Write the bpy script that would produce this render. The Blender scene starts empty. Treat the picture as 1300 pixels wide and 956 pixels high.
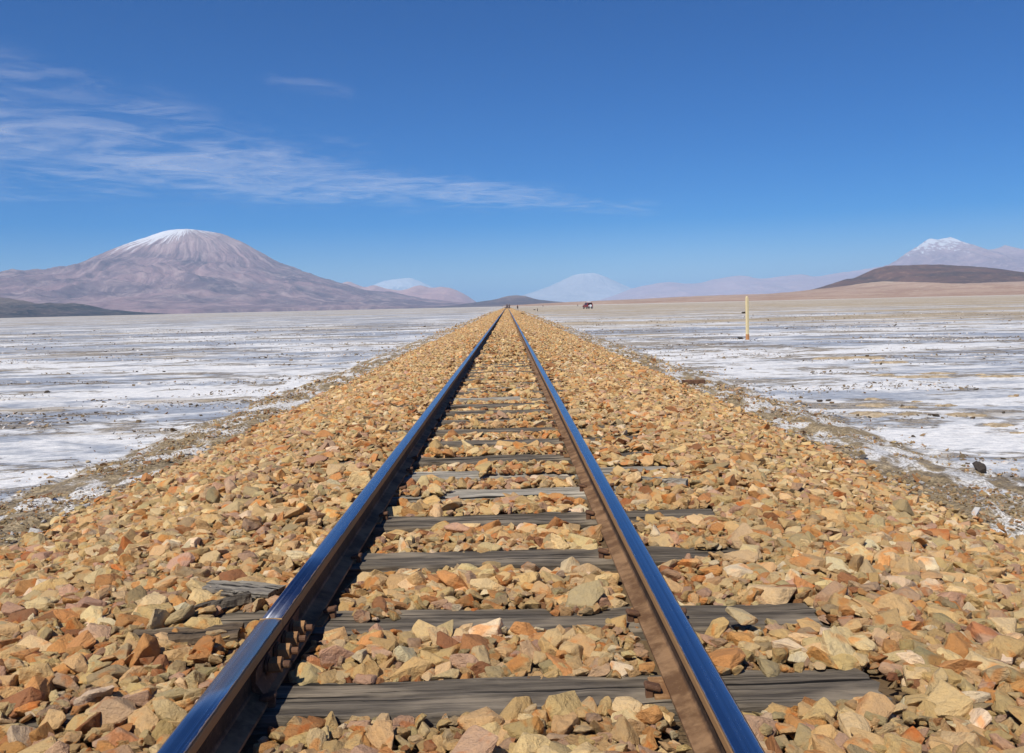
import bpy, bmesh, math, random
import numpy as np
from mathutils import Vector, Matrix, Euler
R = math.radians
rng = np.random.default_rng(11); random.seed(11)
sc = bpy.context.scene
col = sc.collection

# ------------------------------------------------------------------ camera
F = 1160.0; CX, CY = 650.0, 433.5                    # focal length and optical centre in photo pixels
CAM = Vector((0.114, 0.0, 0.812))
ROLL = R(1.32); PITCH = math.atan(45.0 / F); YAW = math.atan(5.0 / F)
cd = bpy.data.cameras.new('camera'); cam = bpy.data.objects.new('camera', cd); col.objects.link(cam)
fwd = Vector((math.sin(YAW) * math.cos(PITCH), math.cos(YAW) * math.cos(PITCH), -math.sin(PITCH)))
right = fwd.cross(Vector((0, 0, 1))).normalized(); up = right.cross(fwd)
r2 = right * math.cos(ROLL) - up * math.sin(ROLL)
u2 = up * math.cos(ROLL) + right * math.sin(ROLL)
cam.matrix_world = Matrix(((r2.x, u2.x, -fwd.x, CAM.x), (r2.y, u2.y, -fwd.y, CAM.y), (r2.z, u2.z, -fwd.z, CAM.z), (0, 0, 0, 1)))
cd.sensor_width = 36; cd.sensor_fit = 'HORIZONTAL'; cd.lens = 36 * F / 1300
cd.shift_y = -44.5 / 1300; cd.clip_start = 0.05; cd.clip_end = 300000
sc.camera = cam
sc.render.resolution_x = 1024; sc.render.resolution_y = 753

def ray(px, py):
    d = fwd + r2 * ((px - CX) / F) - u2 * ((py - CY) / F)
    return d
def at_y(px, py, Y):
    d = ray(px, py); t = (Y - CAM.y) / d.y
    return CAM + d * t
def at_z(px, py, z):
    d = ray(px, py); t = (z - CAM.z) / d.z
    return CAM + d * t
def project(P):
    P = np.asarray(P, float) - np.array(CAM)
    zc = P @ np.array(fwd)
    return CX + F * (P @ np.array(r2)) / zc, CY - F * (P @ np.array(u2)) / zc, zc

# ------------------------------------------------------------------ numpy noise
def _h(ix, iy, s):
    n = (ix.astype(np.int64) * 374761393 + iy.astype(np.int64) * 668265263 + s * 1274126177) & 0xffffffff
    n = ((n ^ (n >> 13)) * 1274126177) & 0xffffffff
    return ((n ^ (n >> 16)) & 0xffffff) / float(0xffffff)
def vnoise(x, y, s=0):
    x = np.asarray(x, float); y = np.asarray(y, float)
    x, y = np.broadcast_arrays(x, y)
    ix = np.floor(x); iy = np.floor(y); fx = x - ix; fy = y - iy
    fx = fx * fx * fx * (fx * (fx * 6 - 15) + 10); fy = fy * fy * fy * (fy * (fy * 6 - 15) + 10)
    a = _h(ix, iy, s); b = _h(ix + 1, iy, s); c = _h(ix, iy + 1, s); d = _h(ix + 1, iy + 1, s)
    return (a + (b - a) * fx) * (1 - fy) + (c + (d - c) * fx) * fy
def fbm(x, y, o=5, s=0, g=.5):
    t = 0; a = 1; n = 0
    for i in range(o):
        t = t + a * vnoise(x * 2 ** i + 17.3 * i, y * 2 ** i - 9.1 * i, s + i); n += a; a *= g
    return t / n
def ridged(x, y, o=5, s=0, g=.55):
    t = 0; a = 1; n = 0
    for i in range(o):
        t = t + a * (1 - np.abs(2 * vnoise(x * 2 ** i + 7.7 * i, y * 2 ** i + 3.1 * i, s + i) - 1)); n += a; a *= g
    return t / n

# ------------------------------------------------------------------ mesh helpers
def mesh_np(name, V, Fc, mat=None, smooth=False, parent=None, link=True):
    """V (n,3); Fc (m,k) with one polygon size"""
    V = np.asarray(V, np.float32); Fc = np.asarray(Fc, np.int32)
    me = bpy.data.meshes.new(name)
    me.vertices.add(len(V)); me.vertices.foreach_set('co', V.ravel())
    m, k = Fc.shape
    me.loops.add(m * k); me.loops.foreach_set('vertex_index', Fc.ravel())
    me.polygons.add(m); me.polygons.foreach_set('loop_start', np.arange(0, m * k, k, dtype=np.int32))
    try: me.polygons.foreach_set('loop_total', np.full(m, k, np.int32))
    except Exception: pass
    if smooth: me.polygons.foreach_set('use_smooth', np.ones(m, bool))
    me.update(calc_edges=True); me.validate()
    if mat: me.materials.append(mat)
    o = bpy.data.objects.new(name, me)
    if link: col.objects.link(o)
    if parent: o.parent = parent
    return o
def grid_faces(nx, ny):
    i = np.arange(nx - 1)[:, None] * ny + np.arange(ny - 1)[None, :]
    i = i.ravel()
    return np.stack([i, i + ny, i + ny + 1, i + 1], 1)
def bm_obj(name, bm, mat=None, parent=None, smooth=False):
    me = bpy.data.meshes.new(name); bmesh.ops.recalc_face_normals(bm, faces=bm.faces)
    bm.to_mesh(me); bm.free()
    if smooth:
        for p in me.polygons: p.use_smooth = True
    if mat: me.materials.append(mat)
    o = bpy.data.objects.new(name, me); col.objects.link(o)
    if parent: o.parent = parent
    return o
def add_box(bm, c, s, rot=None, bevel=0):
    r = bmesh.ops.create_cube(bm, size=1)
    vs = r['verts']
    M = Matrix.Translation(Vector(c)) @ (rot.to_4x4() if rot else Matrix.Identity(4)) @ Matrix.Diagonal((*s, 1))
    bmesh.ops.transform(bm, matrix=M, verts=vs)
    if bevel:
        es = list({e for v in vs for e in v.link_edges})
        bmesh.ops.bevel(bm, geom=es, offset=bevel, segments=2, affect='EDGES', profile=.5)
def add_cyl(bm, a, b, r0, r1=None, n=12):
    a, b = Vector(a), Vector(b); d = b - a
    r1 = r0 if r1 is None else r1
    q = d.to_track_quat('Z', 'Y')
    M = Matrix.Translation((a + b) / 2) @ q.to_matrix().to_4x4()
    bmesh.ops.create_cone(bm, cap_ends=True, segments=n, radius1=r0, radius2=r1, depth=d.length, matrix=M)
def tag(o, label=None, cat=None, group=None, kind=None):
    if label: o['label'] = label
    if cat: o['category'] = cat
    if group: o['group'] = group
    if kind: o['kind'] = kind
    return o
def empty(name, loc=(0, 0, 0), rz=0):
    o = bpy.data.objects.new(name, None); o.location = loc; o.rotation_euler = (0, 0, rz)
    o.empty_display_size = .1; col.objects.link(o); return o

# ------------------------------------------------------------------ material helpers
class NT:
    def __init__(s, name):
        s.m = bpy.data.materials.new(name); s.m.use_nodes = True
        s.t = s.m.node_tree; s.b = s.t.nodes['Principled BSDF']
    def n(s, typ, **kw):
        nd = s.t.nodes.new(typ)
        for k, v in kw.items():
            if k.startswith('i_'): nd.inputs[k[2:].replace('_', ' ')].default_value = v
            else: setattr(nd, k, v)
        return nd
    def link(s, a, b): s.t.links.new(a, b)
    def pos(s): return s.n('ShaderNodeNewGeometry').outputs['Position']
    def sep(s, v):
        n = s.n('ShaderNodeSeparateXYZ'); s.link(v, n.inputs[0]); return n.outputs
    def scale(s, v, sc_, off=(0, 0, 0)):
        n = s.n('ShaderNodeMapping'); n.inputs['Scale'].default_value = sc_; n.inputs['Location'].default_value = off
        s.link(v, n.inputs['Vector']); return n.outputs[0]
    def noise(s, v, sc_=1, det=4, rough=.5, dist=0):
        n = s.n('ShaderNodeTexNoise'); n.inputs['Scale'].default_value = sc_; n.inputs['Detail'].default_value = det
        n.inputs['Roughness'].default_value = rough; n.inputs['Distortion'].default_value = dist
        s.link(v, n.inputs['Vector']); return n.outputs['Fac']
    def ramp(s, f, a, b, lo=0, hi=1):
        n = s.n('ShaderNodeMapRange'); n.clamp = True; n.interpolation_type = 'SMOOTHSTEP'
        for i, v in enumerate((a, b, lo, hi)): n.inputs[i + 1].default_value = v
        s.link(f, n.inputs[0]); return n.outputs[0]
    def math(s, op, a, b=0, clamp=False):
        n = s.n('ShaderNodeMath', operation=op); n.use_clamp = clamp
        for i, v in enumerate((a, b)):
            if isinstance(v, (int, float)): n.inputs[i].default_value = v
            else: s.link(v, n.inputs[i])
        return n.outputs[0]
    def mix(s, f, a, b, mode='MIX'):
        n = s.n('ShaderNodeMix', data_type='RGBA', blend_type=mode)
        for k, v in ((0, f), (6, a), (7, b)):
            if isinstance(v, (int, float)): n.inputs[k].default_value = v
            elif isinstance(v, tuple): n.inputs[k].default_value = (*v[:3], 1)
            else: s.link(v, n.inputs[k])
        return n.outputs[2]
    def bump(s, h, strength=.5, dist=.01):
        n = s.n('ShaderNodeBump'); n.inputs['Strength'].default_value = strength; n.inputs['Distance'].default_value = dist
        s.link(h, n.inputs['Height']); s.link(n.outputs[0], s.b.inputs['Normal'])
    def out(s, colr=None, rough=None, metal=None, spec=None):
        for k, v in (('Base Color', colr), ('Roughness', rough), ('Metallic', metal), ('Specular IOR Level', spec)):
            if v is None: continue
            if isinstance(v, (int, float)): s.b.inputs[k].default_value = v
            elif isinstance(v, tuple): s.b.inputs[k].default_value = (*v[:3], 1)
            else: s.link(v, s.b.inputs[k])
        return s.m
def simple(name, c, rough=.6, metal=0, var=.25, sc_=20):
    t = NT(name); oc = t.n('ShaderNodeTexCoord').outputs['Object']
    f = t.noise(oc, sc_, 4, .6)
    a = tuple(x * (1 - var) for x in c); b = tuple(min(1, x * (1 + var)) for x in c)
    t.bump(f, .15, .003)
    return t.out(t.mix(f, a, b), rough, metal)

# stone: tint comes from the instance or object, with rust stains, lichen-grey and fine grain
def stone_mat():
    t = NT('broken_stone')
    at = t.n('ShaderNodeAttribute', attribute_name='tint', attribute_type='INSTANCER')
    rnd = t.n('ShaderNodeObjectInfo').outputs['Random']
    oc = t.n('ShaderNodeTexCoord').outputs['Object']
    va = t.n('ShaderNodeVectorMath', operation='ADD'); t.link(oc, va.inputs[0])
    cmb = t.n('ShaderNodeCombineXYZ'); k = t.math('MULTIPLY', rnd, 91.7)
    for i in range(3): t.link(k, cmb.inputs[i])
    t.link(cmb.outputs[0], va.inputs[1]); p = va.outputs[0]
    big = t.noise(p, 1.3, 3, .5, .4); mid = t.noise(p, 4.5, 5, .65, .3); fine = t.noise(p, 26, 4, .7)
    c = at.outputs['Color']
    c = t.mix(t.ramp(mid, .35, .7, 0, .55), c, t.mix(1.0, c, (1.25, 1.18, 1.0), 'MULTIPLY'))
    c = t.mix(t.ramp(big, .56, .68, 0, .75), c, t.mix(1.0, c, (1.05, .62, .33), 'MULTIPLY'))
    c = t.mix(t.ramp(mid, .38, .28, 0, .5), c, t.mix(1.0, c, (.62, .60, .60), 'MULTIPLY'))
    c = t.mix(t.ramp(fine, .3, .75, .35, 0), c, t.mix(1.0, c, (.6, .52, .45), 'MULTIPLY'))
    lay = t.noise(t.scale(p, (1.5, 1.5, 9)), 1.2, 4, .6)
    h = t.math('ADD', t.math('MULTIPLY', mid, 1.0), t.math('ADD', t.math('MULTIPLY', fine, .35), t.math('MULTIPLY', lay, .6)))
    t.bump(h, 1.0, .012)
    return t.out(c, .85, 0, .25)
M_STONE = stone_mat()

def wood_mat(name, base, light, dark):
    t = NT(name); oc = t.n('ShaderNodeTexCoord').outputs['Object']
    rnd = t.n('ShaderNodeObjectInfo').outputs['Random']
    mp = t.n('ShaderNodeMapping'); mp.inputs['Scale'].default_value = (1.3, 26, 26); t.link(oc, mp.inputs[0])
    cmb = t.n('ShaderNodeCombineXYZ'); k = t.math('MULTIPLY', rnd, 53.1); t.link(k, cmb.inputs[0]); t.link(k, cmb.inputs[1])
    t.link(cmb.outputs[0], mp.inputs['Location'])
    g = t.noise(mp.outputs[0], 1.6, 7, .68, .5)
    g2 = t.noise(t.scale(oc, (3, 9, 9)), 1.0, 3, .5)
    cr = t.noise(t.scale(mp.outputs[0], (.5, 1.6, 1)), 1.1, 3, .5, .8)
    c = t.mix(t.ramp(g, .35, .68), dark, base)
    c = t.mix(t.ramp(g2, .48, .66, 0, .7), c, light)
    crack = t.ramp(cr, .40, .355)
    c = t.mix(crack, c, (.012, .010, .008))
    h = t.math('SUBTRACT', g, t.math('MULTIPLY', crack, 1.2))
    t.bump(h, 1.0, .014)
    return t.out(c, .85, 0, .2)
M_WOOD = wood_mat('weathered_timber', (.20, .168, .128), (.33, .27, .195), (.07, .058, .046))
M_WOODP = wood_mat('bleached_timber', (.42, .38, .31), (.58, .52, .42), (.20, .18, .15))
M_WOODG = wood_mat('grey_board', (.30, .27, .22), (.40, .36, .28), (.17, .15, .13))
M_WOODB = wood_mat('brown_timber', (.20, .145, .09), (.30, .24, .16), (.09, .065, .045))

def rust_mat(name, a, b, c_):
    t = NT(name); p = t.pos()
    f = t.noise(p, 9, 6, .65); g = t.noise(p, 55, 4, .7)
    c = t.mix(t.ramp(f, .35, .65), a, b); c = t.mix(t.ramp(g, .5, .75, 0, .7), c, c_)
    t.bump(g, .5, .003)
    return t.out(c, .8, 0, .3)
M_RUST = rust_mat('rusty_steel', (.21, .105, .045), (.34, .19, .085), (.44, .27, .13))
def rail_mat():
    t = NT('rail_rust_shaded'); p = t.pos(); z = t.sep(p)[2]
    f = t.noise(p, 9, 6, .65); g = t.noise(p, 60, 5, .7)
    web_shade = t.mix(t.ramp(f, .35, .65), (.030, .018, .012), (.07, .040, .024))  # dark rust, taken near black for the shade below the rail head
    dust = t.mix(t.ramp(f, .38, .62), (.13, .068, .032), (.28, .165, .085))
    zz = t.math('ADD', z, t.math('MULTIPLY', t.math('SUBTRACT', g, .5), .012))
    c = t.mix(t.ramp(zz, -.094, -.104), web_shade, dust)
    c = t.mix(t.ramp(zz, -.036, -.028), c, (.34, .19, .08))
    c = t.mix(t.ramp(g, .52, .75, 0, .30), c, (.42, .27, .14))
    t.bump(g, .5, .003)
    return t.out(c, .8, 0, .3)
M_RAIL = rail_mat()
M_RUSTD = rust_mat('dark_rusty_steel', (.09, .045, .028), (.17, .085, .045), (.26, .15, .08))
def polish_mat():
    t = NT('polished_steel'); p = t.pos()
    st = t.noise(t.scale(p, (130, .35, 1)), 1.0, 4, .6)
    sp = t.noise(t.scale(p, (60, 9, 60)), 1.0, 5, .7)
    c = t.mix(t.ramp(st, .38, .62), (.25, .27, .33), (.42, .44, .50))
    ro = t.ramp(t.math('ADD', t.math('MULTIPLY', st, .6), t.math('MULTIPLY', sp, .4)), .3, .7, .14, .30)
    dx = t.math('ABSOLUTE', t.math('SUBTRACT', t.math('ABSOLUTE', t.sep(p)[0]), .53))
    en = t.noise(t.scale(p, (90, 14, 90)), 1.0, 6, .7)
    ed = t.ramp(t.math('ADD', dx, t.math('MULTIPLY', en, .012)), .0305, .0335)
    c = t.mix(ed, c, (.20, .11, .055)); ro = t.math('MAXIMUM', ro, t.math('MULTIPLY', ed, .7))
    t.bump(sp, .12, .001)
    return t.out(c, ro, t.math('SUBTRACT', 1.0, ed))
M_POL = polish_mat()

# ------------------------------------------------------------------ ground height
EDGE = 2.72                                           # where ballast ends
def wob(y, s):
    return (fbm(y * .55, np.full_like(np.asarray(y, float), s), 4, s) - .5)
def ground_h(x, y):
    x = np.asarray(x, float); y = np.asarray(y, float); x, y = np.broadcast_arrays(x, y)
    ax = np.abs(x - .05) + np.where(x > 0, wob(y, 3), wob(y, 5)) * .35
    h = np.interp(ax, [0, 1.30, 1.5, EDGE, 3.0, 3.35, 3.95, 4.6], [-.165, -.165, -.19, -.50, -.525, -.53, -.63, -.645])
    near = np.exp(-np.maximum(ax - 3.6, 0) / 30)
    dist = np.hypot(x, y)
    crust = np.clip((fbm(x * .45, y * .9, 4, 21) - .52) * 6, 0, 1)
    rough = fbm(x * 6, y * 6, 4, 31) - .5
    berm = np.clip((ax - 2.6) / .4, 0, 1) * np.clip((4.3 - ax) / .5, 0, 1)
    plain = np.clip((ax - 3.7) / .5, 0, 1)
    fade = np.clip(1 - dist / 140, 0, 1)
    h = h + berm * (.11 * rough + .10 * (fbm(x * 1.6, y * 1.2, 3, 41) - .5))
    h = h + plain * fade * (crust * .065 * (rough + .35) + .02 * (fbm(x * .8, y * .8, 3, 51) - .5))
    return h
def ballast_h(x, y):
    ax = np.abs(x - .05) + np.where(x > 0, wob(y, 3), wob(y, 5)) * .30
    h = np.interp(ax, [0, .35, .5, .62, .75, 1.30, 1.55, EDGE, 3.1], [-.134, -.136, -.15, -.15, -.128, -.128, -.165, -.475, -.52])
    return h + .035 * (fbm(x * 1.9, y * 1.9, 3, 61) - .5)

# ------------------------------------------------------------------ ground sheet (embankment core, salt flat to the horizon)
def axis(step, growth, end):
    v = [0.0]; d = step
    while v[-1] < end:
        d = step if v[-1] < growth[0] else max(step, v[-1] * growth[1])
        v.append(v[-1] + d)
    return np.array(v)
ax_ = axis(.05, (6, .022), 90000); xs = np.concatenate([-ax_[:0:-1], ax_])
ay_ = axis(.055, (7, .015), 90000); yb = axis(.4, (3, .12), 90000); ys = np.concatenate([-yb[:0:-1], ay_])
X, Y = np.meshgrid(xs, ys, indexing='ij')
Z = ground_h(X, Y)

def ground_mat():
    t = NT('salt_crust_ground'); p = t.pos(); s = t.sep(p); x, y = s[0], s[1]
    ax = t.math('ABSOLUTE', t.math('SUBTRACT', x, .05))
    wv = t.noise(t.scale(p, (.5, .5, 0)), 1.0, 4, .6)
    axw = t.math('ADD', ax, t.math('MULTIPLY', t.math('SUBTRACT', wv, .5), 1.1))
    # salt: white crust, grey damp films tinted blue for reflected sky, brown crumbly ridges
    L = t.noise(t.scale(p, (.05, .10, 0), (3.1, 7.7, 0)), 1.0, 8, .68, 1.2)
    Md = t.noise(t.scale(p, (.30, .60, 0), (1.7, 4.2, 0)), 1.0, 9, .70, 1.2)
    Fn = t.noise(t.scale(p, (1.6, 2.6, 0)), 1.0, 8, .68, .3)
    Vf = t.noise(t.scale(p, (.8, 1.3, 1)), 9, 9, .75)
    Vx = t.noise(p, 55, 4, .7)
    salt = t.mix(t.ramp(Vf, .38, .60), (.62, .63, .645), (.88, .87, .85))
    damp = t.mix(t.ramp(Vf, .3, .7), (.20, .225, .27), (.42, .455, .51))
    dmask = t.math('ADD', t.math('MULTIPLY', L, .55), t.math('MULTIPLY', Md, .45))
    dm = t.ramp(t.math('ADD', dmask, t.ramp(x, -3, -12, 0, .018)), .465, .555)
    salt = t.mix(t.ramp(Vx, .52, .36, 0, .5), salt, (.42, .42, .43))
    c = t.mix(t.math('MULTIPLY', dm, .9), salt, damp)
    # brown crumbly crust in streaks
    bm_ = t.math('ADD', t.math('MULTIPLY', t.noise(t.scale(p, (.12, .32, 0), (9.2, 1.4, 0)), 1.0, 9, .68, 1.4), .62), t.math('MULTIPLY', Fn, .38))
    brown = t.mix(t.ramp(Vf, .40, .62), (.085, .062, .036), (.36, .28, .175))
    bmask = t.ramp(bm_, .506, .545)
    speck = t.ramp(Vx, .40, .58)
    bmask2 = t.math('MULTIPLY', bmask, t.math('ADD', t.math('MULTIPLY', speck, .5), .5))
    c = t.mix(bmask2, c, brown)
    # far: straw-coloured growth and mud, more of it right of the line
    dist = t.math('POWER', t.math('ADD', t.math('MULTIPLY', x, x), t.math('MULTIPLY', y, y)), .5)
    rs = t.ramp(x, -2, 6)
    far = t.math('ADD', t.math('MULTIPLY', t.ramp(dist, 22, 60), t.math('MULTIPLY', rs, .07)), t.math('MULTIPLY', t.ramp(dist, 90, 260), .05))
    st = t.math('ADD', t.math('MULTIPLY', t.noise(t.scale(p, (.012, .05, 0), (5, 2, 0)), 1.0, 10, .74, .4), .65), t.math('MULTIPLY', t.noise(t.scale(p, (.12, .6, 0)), 1.0, 7, .7), .35))
    sm = t.ramp(t.math('ADD', st, far), .545, .60)
    straw = t.mix(t.ramp(Md, .42, .6), (.27, .20, .11), (.58, .46, .29))
    c = t.mix(t.math('MULTIPLY', sm, .8), c, straw)
    # very far plain dries to pale beige
    vf = t.ramp(dist, 250, 2000)
    nf = t.noise(t.scale(p, (.0012, .0062, 0), (2, 5, 0)), 1.0, 10, .78, .3)
    c = t.mix(t.math('MULTIPLY', vf, .75), c, t.mix(t.ramp(nf, .44, .56), (.34, .26, .16), (.74, .72, .69)))
    # berm strip: mud, grit and salt bloom
    mud = t.mix(t.ramp(Vf, .35, .7), (.22, .165, .09), (.56, .44, .27))
    bloomn = t.noise(t.scale(p, (2.2, 1.1, 0), (2, 8, 0)), 1.0, 8, .7, .4)
    bloom = t.math('MULTIPLY', t.ramp(bloomn, .485, .56), t.ramp(Vf, .3, .5, .55, 1))
    mud = t.mix(t.ramp(Vx, .56, .40, 0, .75), mud, (.10, .075, .045))
    mudc = t.mix(bloom, mud, t.mix(t.ramp(Vx, .38, .55), (.36, .33, .28), (.80, .79, .77)))
    c = t.mix(t.ramp(axw, 3.98, 3.84), c, mudc)
    # under the ballast
    c = t.mix(t.ramp(axw, 2.85, 2.7), c, (.16, .105, .055))
    rough = t.math('ADD', t.math('MULTIPLY', dm, -.35), .85)
    rough = t.math('MAXIMUM', rough, t.math('MULTIPLY', t.math('MAXIMUM', bmask2, sm), .85))
    h = t.math('ADD', t.math('MULTIPLY', Vf, .6), t.math('ADD', t.math('MULTIPLY', Vx, .25), t.math('MULTIPLY', bmask, .7)))
    t.bump(h, .75, .035)
    return t.out(c, rough, 0, .35)
M_GROUND = ground_mat()
ground = mesh_np('ground', np.stack([X.ravel(), Y.ravel(), Z.ravel()], 1), grid_faces(len(xs), len(ys)), M_GROUND, True)
tag(ground, 'white salt flat streaked with grey and brown stretching to the horizon', 'ground', kind='structure')

# ------------------------------------------------------------------ stones
def stone_proto(i, lod):
    r = np.random.default_rng(500 + i)
    bm = bmesh.new(); n = {3: 15, 2: 13, 1: 9}[lod]
    P = r.normal(size=(n, 3)); P /= np.abs(P).max(1, keepdims=True) ** .6 * np.linalg.norm(P, axis=1, keepdims=True) ** .4
    P *= r.uniform(.75, 1.0, (n, 1))
    ext = P.max(0) - P.min(0); P = (P - (P.max(0) + P.min(0)) / 2) / ext[None]
    P *= np.array([1, r.uniform(.58, .95), r.uniform(.30, .62)])
    vs = [bm.verts.new(p) for p in P]
    g = bmesh.ops.convex_hull(bm, input=vs)
    bmesh.ops.delete(bm, geom=[v for v in bm.verts if not v.link_faces], context='VERTS')
    bmesh.ops.dissolve_limit(bm, angle_limit=R(14), verts=bm.verts, edges=bm.edges)
    if lod == 3:
        bmesh.ops.bevel(bm, geom=list(bm.edges), offset=.022, segments=1, affect='EDGES')
        bmesh.ops.triangulate(bm, faces=bm.faces)
        bmesh.ops.subdivide_edges(bm, edges=[e for e in bm.edges if e.calc_length() > .12], cuts=2, use_grid_fill=True)
        f1, f2 = r.normal(size=(3, 3)) * 9, r.normal(size=(3, 3)) * 22
        for v in bm.verts:
            c = np.array(v.co); v.co = c + .012 * np.sin(f1 @ c + i) + .006 * np.sin(f2 @ c)
    elif lod == 2:
        bmesh.ops.bevel(bm, geom=list(bm.edges), offset=.025, segments=1, affect='EDGES')
    bmesh.ops.recalc_face_normals(bm, faces=bm.faces)
    me = bpy.data.meshes.new('stone_mesh'); bm.to_mesh(me); bm.free(); me.materials.append(M_STONE)
    return me
N3, N2, N1 = 40, 24, 16
MESHES = [stone_proto(i, 3) for i in range(N3)] + [stone_proto(100 + i, 2) for i in range(N2)] + [stone_proto(200 + i, 1) for i in range(N1)]
protos = bpy.data.collections.new('stone_shapes')
for i, me in enumerate(MESHES):
    protos.objects.link(bpy.data.objects.new('stone_shape_%03d' % i, me))

PAL = [((.54, .39, .195), .36, 'tan'), ((.62, .485, .275), .24, 'pale yellow'), ((.50, .265, .105), .11, 'rusty orange'),
       ((.46, .315, .215), .11, 'pinkish brown'), ((.40, .325, .185), .10, 'olive grey'), ((.31, .155, .075), .035, 'dark red-brown'), ((.70, .60, .42), .045, 'cream')]
PC = np.array([p[0] for p in PAL]) * np.array([1.10, 1.03, .97]); PW = np.array([p[1] for p in PAL]); PW /= PW.sum()
def tints(n, sat=1.0):
    k = rng.choice(len(PAL), n, p=PW)
    c = PC[k] * rng.uniform(.76, 1.14, (n, 1)) * rng.uniform(.95, 1.05, (n, 3))
    return np.concatenate([c, np.ones((n, 1))], 1), k

# sleepers: centre y, rotation, z drop, visible cover: (left outside, between, right outside), wood
SL = [(2.19, .3, 0, (.9, .0, .12), 0), (2.73, -1.6, 0, (.50, .12, .05), 0), (3.41, -.6, 0, (.75, .14, .10), 0), (4.04, .2, -.004, (.93, .20, .15), 0),
      (4.63, .5, -.006, (.9, .28, .35), 1), (5.18, .6, -.008, (.95, .35, .25), 1), (5.66, .8, 0, (.95, .15, .35), 0), (6.32, 1.0, .004, (.9, .15, .1), 0),
      (6.96, .5, 0, (.55, .22, .4), 0), (7.54, -.3, 0, (.9, .3, .75), 0)]
yy = 8.15
while yy < 34:
    SL.append((yy + random.uniform(-.05, .05), random.uniform(-1, 1), random.uniform(-.008, .006),
               (random.choice([.3, .8, .6]), random.choice([.1, .2, .35]) if yy < 15 else random.choice([.45, .7]), random.choice([.25, .7, .5])), random.choice([0, 0, 0, 1])))
    yy += .61
SLT = -.131

def field(x0, x1, y0, y1, step):
    nx = int((x1 - x0) / step); ny = int((y1 - y0) / step)
    gx, gy = np.meshgrid(np.arange(nx), np.arange(ny), indexing='ij')
    gx = gx.ravel() + np.where(gy.ravel() % 2, .5, 0) + rng.uniform(-.42, .42, gx.size)
    gy = gy.ravel() + rng.uniform(-.42, .42, gy.size)
    return x0 + gx * step, y0 + gy * step
rec = []
def scatter(y0, y1, step, med, sig, dz, lod, lo=.028, hi=.16, x1=3.0):
    x, y = field(-x1, x1, y0, y1, step); n = len(x)
    L = np.clip(med * np.exp(rng.normal(size=n) * sig), lo, hi)
    ax = np.abs(x - .05) + np.where(x > 0, wob(y, 3), wob(y, 5)) * .30
    keep = ax < EDGE + rng.normal(size=n) * .10
    z = ballast_h(x, y) + dz + rng.uniform(-.5, .5, n) * .016
    # rails
    dr = np.minimum(np.abs(x - .53), np.abs(x + .53))
    keep &= dr > .054 + .36 * L
    dip = np.zeros(n)
    # sleepers
    for (sy, sa, sz, cov, w) in SL:
        if sy < y0 - .3 or sy > y1 + .3: continue
        yc = sy + x * math.tan(R(sa))
        inn = (np.abs(x) < 1.02 + .3 * L) & (np.abs(y - yc) < (.088 + .36 * L) * (.92 + .30 * (vnoise(x * 5, x * 0 + sy * 7, 3) - .5)))
        fr_ = yc - y
        z = z - .022 * ((fr_ > .08) & (fr_ < .26) & (np.abs(x) < .5) & (y > 2.9))
        p = np.where(x < -.53, cov[0], np.where(x > .53, cov[2], cov[1]))
        clump = vnoise(x * 3.3, y * 3.3 + sy, 77)
        cover = clump < p
        keep &= ~(inn & ~cover)
        z = np.where(inn & cover, np.maximum(z, SLT + .22 * L), z)
    x, y, z, L = x[keep], y[keep], z[keep], L[keep]; n = len(x)
    tilt = rng.normal(size=(n, 2)) * .36
    rot = np.stack([tilt[:, 0], tilt[:, 1], rng.uniform(0, 6.283, n)], 1)
    sx = np.stack([L, L, L * rng.uniform(.8, 1.25, n)], 1)
    lo_, hi_ = {3: (0, N3), 2: (N3, N3 + N2), 1: (N3 + N2, N3 + N2 + N1)}[lod]
    idx = rng.integers(lo_, hi_, n)
    T, k = tints(n)
    rec.append((np.stack([x, y, z], 1), rot, sx, idx, T, k))
scatter(-2, 4.6, .041, .056, .40, .002, 3, hi=.135)
scatter(-2, 4.6, .033, .036, .30, -.006, 3, lo=.018, hi=.06)
scatter(-2, 6.0, .24, .098, .14, .008, 3, hi=.12)
scatter(4.6, 14, .042, .055, .36, .002, 2)
scatter(4.6, 14, .042, .042, .25, -.008, 2, hi=.07)
scatter(6, 20, .26, .088, .18, .006, 2, hi=.12)
scatter(14, 45, .058, .063, .30, 0, 1)
scatter(45, 130, .12, .125, .25, -.005, 1)
scatter(130, 420, .25, .26, .2, -.05, 1, hi=.4)
A = [np.concatenate([r[i] for r in rec]) for i in range(6)]
pos, rot, scl, idx, T, K = A

# individual foreground stones: the 300 that show largest
px, py, zc = project(pos)
size = np.where(zc > .5, scl[:, 0] / np.maximum(zc, .5), 0)
ok = (zc > .5) & (px > 6) & (px < 1294) & (py > 380) & (py < 858) & (pos[:, 2] > ballast_h(pos[:, 0], pos[:, 1]) - .006)
order = np.argsort(-np.where(ok, size, -1))[:300]
ind = np.zeros(len(pos), bool); ind[order] = True
zone = lambda x: ('outside the left rail', 'between the rails', 'outside the right rail')[0 if x < -.53 else (1 if x < .53 else 2)]
for i in order:
    o = bpy.data.objects.new('ballast_stone', MESHES[idx[i]]); col.objects.link(o)
    o.location = pos[i]; o.rotation_euler = rot[i]; o.scale = scl[i]; o['tint'] = [float(v) for v in T[i][:3]]
    cn = PAL[K[i]][2]; zn = zone(pos[i][0])
    tag(o, 'large %s broken ballast stone in the near foreground %s' % (cn, zn), 'stone', '%s foreground stones %s' % (cn, zn))

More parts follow.
